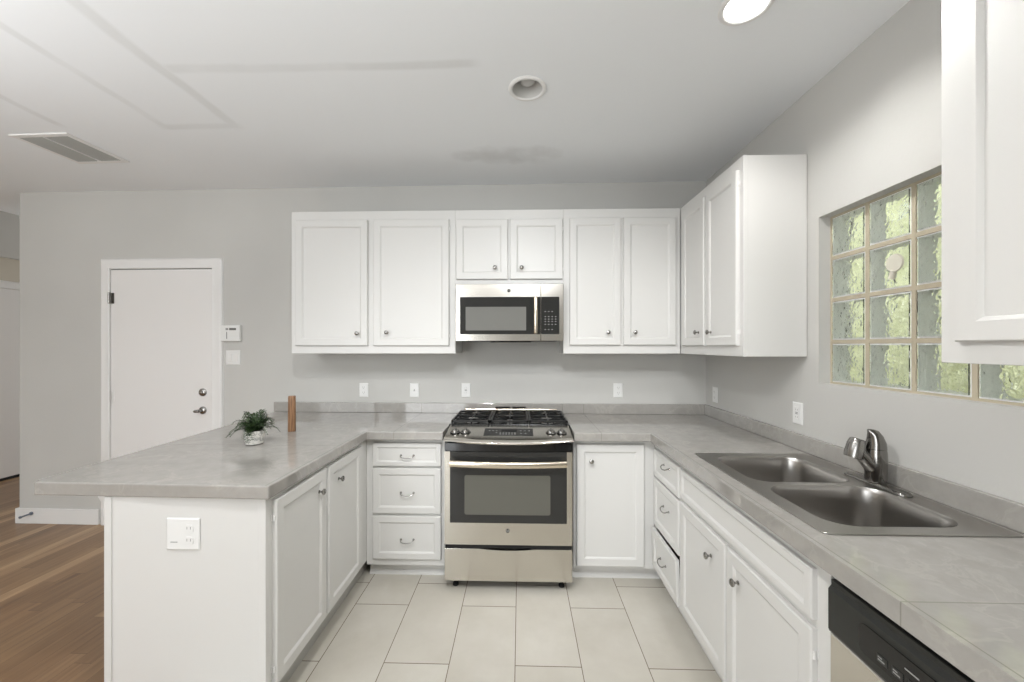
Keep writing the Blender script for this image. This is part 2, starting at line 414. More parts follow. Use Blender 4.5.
# spring door stop on the baseboard
ds = MB(); p0 = Vector((-4.04, wy(-4.04)-.017, .088))
ds.tube([p0, p0+Vector((0, -.01, 0))], .013, 12); ds.tube([p0+Vector((0, -.01, 0)), p0+Vector((-.02, -.055, -.008))], .0065, 10)
ds.tube([p0+Vector((-.02, -.055, -.008)), p0+Vector((-.024, -.066, -.010))], .010, 10)
tag(ds.build('door_stop', 'stop', smooth=True), 'blue-grey spring door stop on the white baseboard', 'door stop')

# ---- glass block window: mortar grid, blocks with front pane, back pane and pale side walls
win = bpy.data.objects.new('window_1', None); C.objects.link(win); win.location = (XR+.05, WY1, WZ0)
struct(win, 'glass block window with tan mortar above the sink', 'window')
NC, NR, PW = 6, 4, .2
bx = .0
m_ = MB()
for k in range(NC+1):
    yy = -k*PW; a_, b_ = (yy-.0085, yy+.0085)
    if k == 0: a_, b_ = -.009, 0
    if k == NC: a_, b_ = -(WY1-WY0)+.0005, yy+.0085
    m_.box(.004, .082, a_, b_, 0, .8)
for r_ in range(NR+1):
    zz = r_*PW; a_, b_ = zz-.0085, zz+.0085
    if r_ == 0: a_, b_ = 0, .009
    if r_ == NR: a_, b_ = .791, .8
    m_.box(.0045, .0815, -(WY1-WY0)+.0005, -.0005, a_, b_)
m_.build('mortar_grid', 'mortar', win)
def wavy(mb, xa, y0, y1, z0, z1, seed, amp=.0035, th=.007, n=9):
    rnd = random.Random(seed); ph = [rnd.uniform(0, 6) for _ in range(6)]
    def hgt(u, v): return amp*(math.sin(9*u+3*v+ph[0])+math.sin(-5*u+11*v+ph[1])*.8+math.sin(16*u*v+ph[2])*.6)*min(1, 6*min(u, v, 1-u, 1-v))
    g = {}
    for s_ in (0, 1):
        for i in range(n+1):
            for j in range(n+1):
                u, v = i/n, j/n
                g[s_, i, j] = mb.bm.verts.new((xa+(th if s_ else 0)+(hgt(u, v) if s_ else 0), y0+(y1-y0)*u, z0+(z1-z0)*v))
    for s_ in (0, 1):
        for i in range(n):
            for j in range(n): mb.face((g[s_, i, j], g[s_, i+1, j], g[s_, i+1, j+1], g[s_, i, j+1]))
    for i in range(n):
        for (i0, j0, i1, j1) in ((i, 0, i+1, 0), (i, n, i+1, n), (0, i, 0, i+1), (n, i, n, i+1)):
            mb.face((g[0, i0, j0], g[0, i1, j1], g[1, i1, j1], g[1, i0, j0]))
for c_ in range(NC):
    for r_ in range(NR):
        y1 = -c_*PW-.0095; y0 = -(c_+1)*PW+.0095; z0 = r_*PW+.0095; z1 = (r_+1)*PW-.0095
        f = MB()   # pale frosted rim of the hollow block
        for (ya, yb, za, zb) in ((y0, y0+.006, z0, z1), (y1-.006, y1, z0, z1), (y0+.006, y1-.006, z0, z0+.006), (y0+.006, y1-.006, z1-.006, z1)):
            f.box(.008, .078, ya, yb, za, zb)
        blk = f.build('glass_block', 'block_side', win)
        for nm, xa, sd in (('front_pane', 0.0015, c_*7+r_), ('back_pane', .079, 100+c_*7+r_)):
            p_ = MB(); wavy(p_, xa, y0+.0065, y1-.0065, z0+.0065, z1-.0065, sd, amp=(.0012 if xa < .05 else .0028), th=.005); p_.build(nm, 'glass', blk, smooth=True, angle=80)
# vent cap seen in the second block of the third row
vc = MB(); vc.lathe([(.002, 0), (.034, 0), (.036, .006), (.03, .012), (.002, .016)], 'x', (-.016, -1.5*PW-.042, 2.5*PW+.008), 20)
vc.tube([(-.01, -1.5*PW-.036, 2.5*PW-.02), (-.008, -1.5*PW-.024, 2.5*PW-.052)], .011, 10)
vc.build('suction_cap', mat('cloudy_plastic', (214, 210, 196), .35), win, smooth=True)

# garden seen blurred through the blocks
hd = MB(); rnd = random.Random(3)
for i in range(3200):
    c = Vector((2.5+rnd.uniform(-.12, .12)+.1*math.sin(i), rnd.uniform(0, 7), rnd.uniform(.1, 2.7)))
    a = rnd.uniform(0, PI*2); b = rnd.uniform(-1, 1); s_ = rnd.uniform(.05, .1)
    u = Vector((math.sin(b)*.5, math.cos(a), math.sin(a)))*s_; v = Vector((.4*math.cos(b), -math.sin(a), math.cos(a)))*s_*.6
    vs = [hd.bm.verts.new(c+q) for q in (u, v, -u, -v)]; hd.face(vs)
hd.box(2.6, 3.0, -.2, 7.2, 0, 2.65)
tag(hd.build('hedge', 'hedge'), 'yellow-green hedge outside, blurred behind the glass blocks', 'hedge', kind='stuff')
gr = MB(); gr.box(XR+.17, 9, -2, 9, -.2, -.02); struct(gr.build('ground', 'ground'))

# ------------------------------------------------------------------ cabinets
DOOR = [(0, 0), (0, -.014), (.004, -.019), (.046, -.019), (.052, -.016), (.057, -.011), (.062, -.011)]
def knob_mesh():
    m_ = MB(); m_.lathe([(.002, 0), (.0085, 0), (.0085, .002), (.0045, .005), (.0045, .013), (.009, .016), (.0145, .021), (.0145, .026), (.011, .029), (.002, .0305)], '-y', n=16)
    o = m_.build('knob', 'nickel', smooth=True); me = o.data; bpy.data.objects.remove(o); return me
def pull_mesh():
    m_ = MB(); hw = .040
    pts = [(-hw, 0, .004), (-hw, -.012, .003)]+[(hw*math.sin(a)*1.0, -.014-.014*math.cos(a), .002-.010*math.cos(a)) for a in [(-.5+k/8)*PI for k in range(9)]]+[(hw, -.012, .003), (hw, 0, .004)]
    m_.tube(pts, [.004, .0034]+[.0032]*9+[.004, .0045], 8)
    for sx in (-1, 1): m_.lathe([(.001, 0), (.0075, 0), (.006, .003), (.001, .004)], '-y', (sx*hw, 0, .004), 12)
    o = m_.build('pull', 'nickel', smooth=True); me = o.data; bpy.data.objects.remove(o); return me
KN, PU = knob_mesh(), pull_mesh()
def hw_on(me, name, parent, x, z, y):
    o = bpy.data.objects.new(name, me); C.objects.link(o); o.parent = parent; o.location = (x, y, z); return o
def front(parent, name, x0, x1, z0, z1, knob=None, pull=None, rings=DOOR, y=0, hinge=None):
    if z1-z0 < .2: rings = [(0, 0), (0, -.014), (.004, -.019), (.026, -.019), (.031, -.016), (.036, -.012), (.04, -.012)]
    elif name == 'drawer': rings = [(0, 0), (0, -.014), (.004, -.019), (.038, -.019), (.044, -.016), (.049, -.012), (.053, -.012)]
    m_ = MB(); m_.panel(x0, x1, z0, z1, rings, y-.0005)
    o = m_.build(name, 'white', parent, smooth=True, angle=25)
    if knob: hw_on(KN, 'knob', o, knob[0], knob[1], y-.0195)
    if pull: hw_on(PU, 'handle', o, pull[0], pull[1], y-.0125)
    if hinge is not None:
        for zz in (z0+.07, z1-.07):
            h_ = MB(); h_.tube([(hinge, y-.012, zz-.011), (hinge, y-.012, zz+.011)], .0035, 8); h_.box(min(hinge, hinge+.001)-.002, hinge+.002, y-.004, y-.0005, zz-.012, zz+.012); h_.build('hinge', 'trim', o, smooth=True)
    return o

# upper cabinets on the back wall (face plane y = 2.78)
FY = 2.78; UZ0, UZ1 = 1.418, 2.438
def upper(x0, x1, z0, z1, label, doors, group=None, name='wall_cabinet', yface=FY, depth=None):
    t_ = thing(name, label, 'cabinet', ((x0+x1)/2, yface, z0), 0, group)
    hwid = (x1-x0)/2; cx = (x0+x1)/2; dp = wy(x0)-yface-.003-abs(x1-x0)*.0126 if depth is None else depth
    m_ = MB(); m_.box(-hwid, hwid, 0, .019, 0, z1-z0); m_.box(-hwid+.0005, hwid-.0005, .0185, dp, .0005, z1-z0-.001)
    m_.build('cabinet_box', 'white', t_, bevel=.0015, seg=1)
    for (a, b, c, e, kx, kz, hs) in doors:
        front(t_, 'door', a-cx, b-cx, c-z0, e-z0, (kx-cx, kz-z0) if kx is not None else None, hinge=(hs-cx) if hs is not None else None)
    return t_
upper(-1.647, -.4615, UZ0, UZ1, 'white wall cabinet with two doors, left of the microwave', [(-1.611, -1.088, 1.474, 2.372, -1.157, 1.562, None), (-1.047, -.504, 1.474, 2.372, -.945, 1.568, -.5)])
upper(-.461, .3045, 1.903, UZ1, 'short white wall cabinet with two doors directly above the microwave', [(-.455, -.088, 1.943, 2.368, -.178, 2.022, None), (-.072, .297, 1.943, 2.368, .009, 2.021, .301)])
upper(.305, 1.1205, UZ0, UZ1, 'white wall cabinet with two doors, right of the microwave', [(.346, .705, 1.478, 2.371, .612, 1.568, None), (.722, 1.086, 1.478, 2.371, .797, 1.567, None)])
# cabinets on the right wall face -X : local x runs towards the camera
def side_thing(name, label, x, y, z, rot): return thing(name, label, 'cabinet', (x, y, z), rot)
t_ = side_thing('wall_cabinet', 'white wall cabinet on the right wall in the corner, beside the glass block window', 1.122, 3.07, UZ0, -PI/2)
m_ = MB(); L = 3.07-2.005; m_.box(.2925, L, 0, .019, 0, UZ1-UZ0-.004); m_.box(.002, L-.0005, .0185, .315, .0005, UZ1-UZ0-.005); m_.build('cabinet_box', 'white', t_, bevel=.0015, seg=1)
def ly(y): return 3.07-y
front(t_, 'door', ly(2.716), ly(2.396), 1.474-UZ0, 2.372-UZ0, (ly(2.588)+.13, 1.556-UZ0))
front(t_, 'door', ly(2.374), ly(2.036), 1.474-UZ0, 2.372-UZ0, (ly(2.30), 1.552-UZ0), hinge=ly(2.031))
t_ = side_thing('wall_cabinet', 'large white wall cabinet close by at the upper right edge', 1.14, 1.095, 1.427, -PI/2)
m_ = MB(); m_.box(0, .94, 0, .019, 0, 1.011); m_.box(.0005, .9395, .0185, .297, .0005, 1.01); m_.build('cabinet_box', 'white', t_, bevel=.0015, seg=1)
BIG = [(0, 0), (0, -.014), (.004, -.019), (.05, -.019), (.056, -.016), (.061, -.010), (.066, -.010)]
front(t_, 'door', .048, .46, .056, .945, (.42, .13), rings=BIG); front(t_, 'door', .48, .912, .056, .945, (.52, .13), rings=BIG)

# base cabinets: z0 .10 body, toe kick recessed
BF = 2.46; BT = .888
def base_box(t_, x0, x1, dp, z0=.086, toe=.06, z1=BT, ext=0):
    m_ = MB(); m_.box(x0, x1, 0, dp, z0, z1); m_.build('cabinet_box', 'white', t_, bevel=.0015, seg=1)
    m_ = MB(); tx = x1-.001+ext; m_.box(x0+.001, tx, toe, dp-.01, 0, z0-.0005)
    m_.skin([[(xx, toe, 0), (xx, toe-.014, 0), (xx, toe-.012, .012), (xx, toe, .03)] for xx in (x0+.001, tx)])
    m_.build('toe_kick', 'white', t_)
# drawer stack left of the range
t_ = thing('base_cabinet', 'white base cabinet with three stacked drawers, left of the range', 'cabinet', (0, BF, 0))
base_box(t_, -.9735, -.476, .62)
front(t_, 'drawer', -.930, -.496, .716, .863, pull=(-.711, .780)); front(t_, 'drawer', -.930, -.496, .418, .704, pull=(-.711, .545)); front(t_, 'drawer', -.930, -.496, .131, .403, pull=(-.711, .250))
# right of the range
t_ = thing('base_cabinet', 'white base cabinet with a single door and top left knob, right of the range', 'cabinet', (0, BF, 0))
base_box(t_, .331, .8335, .60, ext=.09)
front(t_, 'door', .349, .766, .106, .864, (.438, .762))
# peninsula cabinet faces +X, rotz +90 : local x -> +Y
t_ = thing('peninsula_cabinet', 'white two-door peninsula cabinet with a plain white end panel', 'cabinet', (-.975, 1.49, 0), PI/2)
m_ = MB(); m_.box(0, 1.585, 0, .637, .11, BT); m_.build('cabinet_box', 'white', t_, bevel=.0015, seg=1)
m_ = MB(); m_.box(.02, 1.585, .045, .625, 0, .1095); m_.build('toe_kick', mat('grey_toe_kick', (186, 185, 180), .6), t_)
m_ = MB(); m_.box(-.012, -.0005, -.001, .638, 0, BT); m_.box(-.016, -.012, -.001, .03, 0, BT); m_.box(-.016, -.012, .608, .638, 0, BT); m_.build('end_panel', 'white', t_, bevel=.0015, seg=1)
front(t_, 'door', .022, .422, .135, .868, (.422-.075, .779), hinge=.018); front(t_, 'door', .446, .852, .135, .868, (.446+.10, .775))
# corbel bracket under the overhang
m_ = MB(); m_.skin([[(x_, y_, z_) for x_, z_ in ((-1.6145, .8885), (-1.80, .8885), (-1.80, .875), (-1.755, .80), (-1.6145, .70))] for y_ in (1.60, 1.64)])
o = m_.build('shelf_bracket', 'trim', bevel=.002); tag(o, 'small white angled bracket under the peninsula overhang', 'bracket')

# right run, faces -X (x = .835)
RX = .835
t_ = thing('base_cabinet', 'white base cabinet with three drawers near the corner, bottom drawer slipped open', 'cabinet', (RX, 2.458, 0), -PI/2)
Lw = 2.458-2.0425
m_ = MB(); m_.box(0, Lw, 0, .59, .395, BT); m_.box(0, .035, 0, .59, .10, .395); m_.box(Lw-.03, Lw, 0, .59, .10, .395); m_.box(.035, Lw-.03, 0, .59, .10, .13); m_.box(.035, Lw-.03, .57, .59, .13, .395)
m_.build('cabinet_box', 'white', t_)
m_ = MB(); m_.box(.001, Lw-.001, .05, .58, 0, .0995); m_.build('toe_kick', 'white', t_)
front(t_, 'drawer', .028, .405, .684, .845, pull=(.232, .788)); front(t_, 'drawer', .028, .405, .385, .668, pull=(.225, .548))
dr = front(t_, 'drawer', .028, .405, -.242, 0, pull=(.2, -.13))
dr.location = (0, -.013, .366); dr.rotation_euler = (math.radians(2.5), math.radians(.6), 0)
m_ = MB(); m_.box(.06, .37, .002, .4, -.215, -.205)
for a_, b_ in ((.05, .062), (.358, .37)): m_.box(a_, b_, .002, .4, -.215, -.09)
m_.build('drawer_box', 'interior', dr)
t_ = thing('sink_base_cabinet', 'white sink base cabinet with a long false front over two doors', 'cabinet', (RX, 2.041, 0), -PI/2)
Lw = 2.041-1.078
m_ = MB(); m_.box(0, Lw, 0, .02, .10, BT); m_.box(0, .018, .02, .59, .10, BT); m_.box(Lw-.018, Lw, .02, .59, .10, BT); m_.box(.018, Lw-.018, .02, .59, .10, .118); m_.box(.018, Lw-.018, .58, .59, .118, BT)
m_.build('cabinet_box', 'white', t_, bevel=.0015, seg=1)
m_ = MB(); m_.box(.001, Lw-.001, .05, .58, 0, .0995); m_.build('toe_kick', 'white', t_)
def l2(y): return 2.041-y
front(t_, 'false_front', l2(2.030), l2(1.125), .702, .846)
front(t_, 'door', l2(2.030), l2(1.592), .124, .676, (l2(1.70), .575)); front(t_, 'door', l2(1.578), l2(1.125), .124, .676, (l2(1.491), .585), hinge=l2(1.121))

# ------------------------------------------------------------------ worktops
CT = .942; CB = .890
left = [(-.951, 1.455), (-.948, 2.402), (-.477, 2.402), (-.477, wy(-.4)-.003), (-1.985, wy(-1.9)-.003), (-1.915, 1.50), (-1.895, 1.475)]
m_ = MB(); plate(m_, left, [], CB, CT)
wl = m_.build('worktop', 'stone', bevel=.005); tag(wl, 'grey polished stone worktop of the peninsula and left of the range', 'worktop')
m_ = wallbox(MB(), -1.985, .3285, CT+.0005, 1.021, -.022, -.001); m_.build('backsplash', 'stone', wl, bevel=.003)
SX0, SX1, SY0, SY1 = .852, 1.402, 1.122, 1.955
right = [(.788, .42), (.788, 2.397), (.3285, 2.397), (.3285, wy(.3)-.006), (XR-.002, wy(1.4)-.006), (XR-.002, .42)]
cut = [(SX0+.02, SY0+.02), (SX1-.02, SY0+.02), (SX1-.02, SY1-.02), (SX0+.02, SY1-.02)]
m_ = MB(); plate(m_, right, [cut], CB, CT)
wr = m_.build('worktop', 'stone', bevel=.005); tag(wr, 'grey stone worktop on the right holding the double sink', 'worktop')
m_ = MB(); wallbox(m_, .329, XR-.022, CT+.0005, 1.021, -.022, -.001); m_.box(XR-.022, XR-.001, .42, wy(1.42)-.002, CT+.0005, 1.021); m_.build('backsplash', 'stone', wr, bevel=.003)

# ------------------------------------------------------------------ sink and faucet
sk = thing('double_sink', 'stainless steel double bowl drop-in sink set in the right worktop', 'sink', (0, 0, CT))
B1 = rrect(.912, 1.305, 1.545, 1.895, .075, 8); B2 = rrect(.912, 1.318, 1.172, 1.512, .085, 8)
m_ = MB(); plate(m_, rrect(SX0, SX1, SY0, SY1, .02, 4), [B1, B2], .0006, .004); m_.build('rim', 'steel_sink', sk, bevel=.0015, smooth=True)
def bowl(B, depth):
    cx = sum(p[0] for p in B)/len(B); cy = sum(p[1] for p in B)/len(B)
    prof = [(1.0, .0042), (.985, -.001), (.972, -.012), (.95, -.06), (.93, -depth+.05), (.905, -depth+.022), (.85, -depth+.006), (.76, -depth+.001), (.14, -depth-.004)]
    m_ = MB(); m_.skin([[(cx+(x-cx)*s_, cy+(y-cy)*s_, z) for x, y in B] for s_, z in prof], True, False, True)
    o = m_.build('bowl', 'steel_sink', sk, smooth=True, angle=80)
    dn = MB(); dn.lathe([(.045, 0), (.042, .003), (.034, .002), (.026, -.002), (.002, -.002)], 'z', (cx, cy, -depth-.003), 24); dn.build('drain', 'chrome', o, smooth=True)
bowl(B1, .16); bowl(B2, .19)
fa = thing('kitchen_faucet', 'chrome single-lever faucet with a pull-out spray head behind the sink', 'faucet', (1.352, 1.53, CT+.0045))
m_ = MB(); rr = rrect(-.026, .026, -.13, .13, .026, 8)
m_.skin([[(x*s_, y*(1-(1-s_)*.3), z) for x, y in rr] for s_, z in ((1, 0), (1, .004), (.86, .009), (.6, .011))]); m_.build('deck_plate', 'faucet', fa, smooth=True, angle=60)
m_ = MB(); m_.lathe([(.028, .009), (.032, .012), (.033, .03), (.034, .06), (.035, .095), (.034, .120), (.032, .135)], 'z', (0, 0, 0), 28); m_.build('body', 'faucet', fa, smooth=True)
m_ = MB(); m_.tube([(-.005, .0, .060), (-.030, .003, .088), (-.050, .006, .112), (-.060, .008, .128)], [.030, .025, .023, .024], 20); m_.build('spout', 'faucet', fa, smooth=True)
m_ = MB(); m_.tube([(-.058, .010, .171), (-.059, .010, .168), (-.063, .0105, .150), (-.071, .011, .118), (-.075, .011, .100), (-.076, .011, .097)], [.018, .024, .029, .0305, .029, .022], 24); m_.build('spray_head', 'nickel', fa, smooth=True)
m_ = MB(); m_.tube([(0, 0, .136), (.001, 0, .158), (-.003, 0, .178), (-.010, 0, .192), (-.019, 0, .200), (-.028, 0, .206)], [.033, .030, .025, .020, .012, .005], 20)
m_.build('lever', 'faucet', fa, smooth=True)

# ------------------------------------------------------------------ range
RW = .383
rg = thing('gas_range', 'stainless steel slide-in gas range between the worktops', 'range', (-.0725, 2.345, 0))
m_ = MB(); m_.box(-RW, RW, .03, .70, .075, .868); m_.build('range_body', 'blackp', rg)
# storage drawer with scooped top edge
def slabx(prof_fn, z0fn, z1fn, y0, y1, n=24, hw=RW, mb=None):
    mb = mb or MB(); mb.skin([[(x, y0+prof_fn(x), z0fn(x)), (x, y1, z0fn(x)), (x, y1, z1fn(x)), (x, y0+prof_fn(x), z1fn(x))] for x in [-hw+2*hw*k/n for k in range(n+1)]]); return mb
scoop = lambda x: .256-.009*max(0, 1-(x/.17)**2)**1.0 if abs(x) < .17 else .256
m_ = slabx(lambda x: 0, lambda x: .062, scoop, 0, .03, 48); m_.build('storage_drawer', 'steel', rg, bevel=.002)
m_ = MB(); m_.box(-RW+.004, RW-.004, .012, .03, .256, .280); m_.build('drawer_gap', 'dark', rg)
# oven door : steel frame around black glass
od = MB(); od.box(-RW, -.350, 0, .0295, .280, .838); od.box(.350, RW, 0, .0295, .280, .838); od.box(-.350, .350, 0, .0295, .280, .411)
odo = od.build('oven_door', 'steel', rg)
m_ = MB(); m_.panel(-.3495, .3495, .4115, .838, [(0, .028), (0, .001), (.002, -.001)], 0); g_ = m_.build('door_glass', 'glass_black', odo)
m_ = MB(); m_.skin([[(x, y_, z) for x, z in rrect(-.262, .252, .461, .698, .012, 4)] for y_ in (-.0013, -.0025)]); m_.build('oven_window', 'glass_grey', odo)
m_ = MB()
pts = [(-.345+.69*k/16, -.048-.014*(1-((k-8)/8)**2), .779-.004*(1-((k-8)/8)**2)) for k in range(17)]
m_.skin([[(p[0], p[1]+.010*math.cos(a), p[2]+.019*math.sin(a)) for a in [2*PI*q/12 for q in range(12)]] for p in pts])
for sx in (-1, 1): m_.box(sx*.335-.011, sx*.335+.011, -.048, -.0005, .765, .79)
m_.build('oven_handle', 'steel_handle', odo, smooth=True, angle=50)
def roundel(parent, x, y, z, r):
    m_ = MB(); m_.lathe([(.0005, 0), (r, 0), (r, .0012), (.0005, .0013)], '-y', (x, y, z), 24); o = m_.build('logo_disc', 'steel_dark', parent)
    m_ = MB(); m_.lathe([(r*.98, .0014), (r*.98, .002), (r*.8, .002), (r*.8, .0014)], '-y', (x, y, z), 24); m_.build('logo_ring', 'chrome', o)
    text('logo_letters', 'GE', r*1.05, 'light_mark', o, (x, y-.0018, z))
roundel(rg, -.003, 0, .366, .0135)
# control panel: bowed, sloping, with rounded lip
bow = lambda x: -.012-.045*(1-(x/RW)**2)
P = []
for k in range(25):
    x = -RW-.004+(2*RW+.008)*k/24; b = bow(x); sg = (x/RW)**2
    P.append([(x, .232, .953), (x, b+.085, .928), (x, b+.03, .922), (x, b+.008, .915), (x, b, .903), (x, b+.004, .893+.008*sg), (x, b+.03, .887+.010*sg), (x, .232, .887)])
m_ = MB(); m_.skin(P); m_.build('control_panel', 'steel', rg, smooth=True, angle=40)
m_ = MB(); m_.skin([[(x, bow(x)*.35+.01, .842), (x, .03, .842), (x, .03, .886), (x, bow(x)*.6+.02, .886)] for x in [-RW+2*RW*k/16 for k in range(17)]]); m_.build('vent_band', 'black', rg, smooth=True)
# sloped plane helper on the panel: y from ~.05 to .23
sl = lambda y: .928+(y-.045)*(.953-.928)/(.232-.045)
def onpanel(x0, x1, y0, y1, th, mm, nm, par):
    m_ = MB(); m_.skin([[(x0, y0, sl(y0)+q), (x1, y0, sl(y0)+q), (x1, y1, sl(y1)+q), (x0, y1, sl(y1)+q)] for q in (.0004, th)]); return m_.build(nm, mm, par)
dp = onpanel(-.152, .152, .030, .158, .0025, 'black', 'display_panel', rg)
onpanel(-.045, .05, .098, .138, .0032, 'dark', 'clock_window', dp)
mk = MB()
for (xx, yy) in [(-.12+.022*i, .115) for i in range(3)]+[(.075+.026*i, .115) for i in range(3)]+[(-.05+.018*i, y_) for i in range(6) for y_ in (.055, .075)]+[(.078, .07), (.105, .07), (-.075, .08)]:
    mk = MB(); mk.skin([[(xx-.005, yy-.004, sl(yy-.004)+q), (xx+.005, yy-.004, sl(yy-.004)+q), (xx+.005, yy+.004, sl(yy+.004)+q), (xx-.005, yy+.004, sl(yy+.004)+q)] for q in (.0026, .0031)]); mk.build('key', 'mark', dp)
tilt = math.atan((.953-.928)/(.187))
for xk in (-.333, -.268, .262, .328):
    kb = MB(); kb.lathe([(.001, 0), (.0275, 0), (.0275, .003), (.0235, .005), (.022, .014), (.020, .017), (.001, .017)], 'z', (0, 0, 0), 24)
    kb.box(-.0055, .0055, -.022, .022, .014, .025)
    o = kb.build('knob', 'nickel', rg, smooth=True, angle=40); o.location = (xk, .088, sl(.088)+.0005); o.rotation_euler = (tilt, 0, 0)
    ring = MB(); ring.lathe([(.0285, 0), (.032, 0), (.032, .002), (.0285, .002)], 'z', (0, 0, 0), 24, False, False); ring.build('knob_ring', 'black', o)
# cooktop
m_ = MB(); m_.skin([[(-.398, .234, z), (.398, .234, z), (.394, .665, z), (-.394, .665, z)] for z in (.9435, .955)]); m_.build('cooktop', 'black', rg, bevel=.003)
m_ = MB(); m_.box(-.352, .352, .652, .672, .955, .990); m_.build('rear_trim', 'steel_handle', rg, bevel=.003)
m_ = MB(); m_.box(-.352, .352, .673, .70, .955, .982)
m_.build('rear_vent', 'steel_dark', rg)
m_ = MB()
for a_, b_ in ((-.12, -.005), (.01, .115)): m_.box(a_, b_, .676, .697, .982, 1.002)
m_.build('vent_slot', 'black', rg)
for (x, y, r) in ((-.25, .34, .045), (-.25, .55, .036), (.25, .34, .05), (.25, .55, .034), (0, .44, .04)):
    m_ = MB(); m_.lathe([(r*1.25, 0), (r*1.25, .003), (r, .005), (r, .012), (r*.85, .014), (r*.85, .020), (r*.7, .023), (.001, .024)], 'z', (x, y, .9552), 24); bo = m_.build('burner', 'black', rg, smooth=True)
    m_ = MB(); m_.lathe([(r*1.45, 0), (r*1.4, .0025), (r*1.27, .003)], 'z', (x, y, .9554), 24, False, False); m_.build('burner_ring', 'chrome', bo, smooth=True)
def grate(x0, x1):
    m_ = MB(); z0, z1, w_ = .966, .979, .0055; cx = (x0+x1)/2
    for x in (x0, x1-2*w_): m_.box(x, x+2*w_, .25, .645, z0, z1)
    for y in (.25, .44, .634): m_.box(x0, x1, y, y+2*w_, z0, z1)
    for yc in (.345, .54):
        for k in range(8):
            a = k*PI/4+PI/8*0; r0, r1 = .03, .1
            dx, dy = math.cos(a), math.sin(a); hx = (x1-x0)/2
            r1 = min(hx/abs(dx) if abs(dx) > .1 else 9, .096/abs(dy) if abs(dy) > .1 else 9)
            p = Vector((cx+dx*r0, yc+dy*r0, z1-.006)); q = Vector((cx+dx*r1*.97, yc+dy*r1*.97, z1-.006)); m_.tube([p, q], .0058, 6)
    for x in (x0+w_, x1-w_):
        for y in (.256, .445, .64): m_.tube([(x, y, .956), (x, y, z0+.002)], .0055, 6)
    m_.build('grate', 'iron', rg)
grate(-.386, -.132); grate(-.126, .126); grate(.132, .386)
for sx in (-1, 1):
    for y in (.065, .62):
        m_ = MB(); m_.lathe([(.018, 0), (.018, .012), (.010, .016), (.010, .062)], 'z', (sx*.325, y, .0005), 14); m_.build('foot', 'rubber', rg)

# ------------------------------------------------------------------ microwave
mw = thing('microwave', 'stainless over-the-range microwave under the short wall cabinet', 'microwave', (-.076, 2.69, 1.503))
W2 = .371; HT = .396
m_ = MB(); m_.box(-W2, W2, .03, .375, .006, HT-.002); m_.build('microwave_body', 'blackp', mw)
# fascia : steel door with black glass and control panel at the right
m_ = MB(); m_.panel(-W2, .2155, .002, HT, [(0, .0295), (0, .003), (.003, 0)]); dd = m_.build('microwave_door', 'steel', mw)
m_ = MB(); m_.panel(.2175, W2, .002, HT, [(0, .0295), (0, .003), (.003, 0)]); cp = m_.build('control_panel', 'steel', mw)
m_ = MB(); m_.skin([[(x, y_, z) for x, z in rrect(-.339, .2145, .050, .306, .006, 4)] for y_ in (-.0002, -.0016)]); m_.build('door_glass', 'glass_black', dd)
m_ = MB(); m_.skin([[(x, y_, z) for x, z in rrect(-.300, .116, .076, .238, .004, 4)] for y_ in (-.0017, -.0024)]); m_.build('door_window', 'glass_mw', dd)
m_ = MB(); m_.skin([[(x, y_, z) for x, z in rrect(.2195, .343, .050, .306, .006, 4)] for y_ in (-.0002, -.0016)]); kp = m_.build('keypad', 'glass_black', cp)
mk = MB()
for i in range(4):
    for j in range(6):
        if (i == 3 and j in (1, 2, 3)): pass
        xx = .247+.0235*i; zz = (.082, .117, .137, .153, .170, .205)[j]
        if j in (0, 5) and i == 3: continue
        mk = MB(); mk.box(xx-.0045, xx+.0045, -.0022, -.0017, zz-.0022, zz+.0022); mk.build('key', 'mark', cp)
m_ = MB()
pts = [(.181, -.022-.012*math.sin(PI*k/14), .055+.245*k/14) for k in range(15)]
m_.skin([[(p[0]+.013*math.cos(a), p[1]+.008*math.sin(a), p[2]) for a in [2*PI*q/12 for q in range(12)]] for p in pts])
for zz in (.06, .292): m_.box(.173, .189, -.024, -.0017, zz-.006, zz+.006)
m_.build('door_handle', 'steel_handle', dd, smooth=True, angle=50)
roundel(mw, -.002, 0, .349, .0125)
m_ = MB(); m_.box(-.30, .33, .06, .33, .0005, .0055); m_.box(-.13, .15, .032, .06, -.006, .0055); m_.build('vent_underside', 'dark', mw)

# ------------------------------------------------------------------ dishwasher (faces -X)
dw = thing('dishwasher', 'dishwasher with black control panel over a stainless door, under the right worktop', 'dishwasher', (.835, 1.066, 0), -PI/2)
DW = .61
m_ = MB(); m_.box(.003, DW, .02, .57, .10, .884); m_.build('tub', 'blackp', dw)
m_ = MB(); m_.panel(.004, DW-.002, .11, .716, [(0, .0195), (0, -.012), (.004, -.016)]); m_.build('door_panel', 'steel', dw)
m_ = MB(); m_.skin([[(x, y_, z_) for y_, z_ in ((.0195, .718), (-.017, .718), (-.0205, .726), (-.0205, .832), (-.012, .842), (-.013, .856), (.0195, .858))] for x in (.004, DW-.002)]); cp = m_.build('control_panel', 'blackp', dw, bevel=.0015, seg=1)
m_ = MB(); m_.skin([[(x, y_, z) for x, z in rrect(.10, .50, .745, .815, .02, 6)] for y_ in (-.0208, -.0228)]); pk = m_.build('button_field', 'black', cp)
for i in range(9):
    xx = .150+.036*i
    mk = MB(); mk.box(xx, xx+.026, -.0242, -.0230, .757, .775); bt = mk.build('button', 'blackp', cp, bevel=.0006, seg=1)
mk = MB()
for i in range(9):
    xx = .150+.036*i; mk.box(xx+.004, xx+.020, -.0248, -.0243, .762, .765); mk.box(xx+.004, xx+.014, -.0248, -.0243, .768, .7705)
mk.box(.215, .245, -.0236, -.0230, .790, .793)
mk.build('button_marks', 'mark', cp)
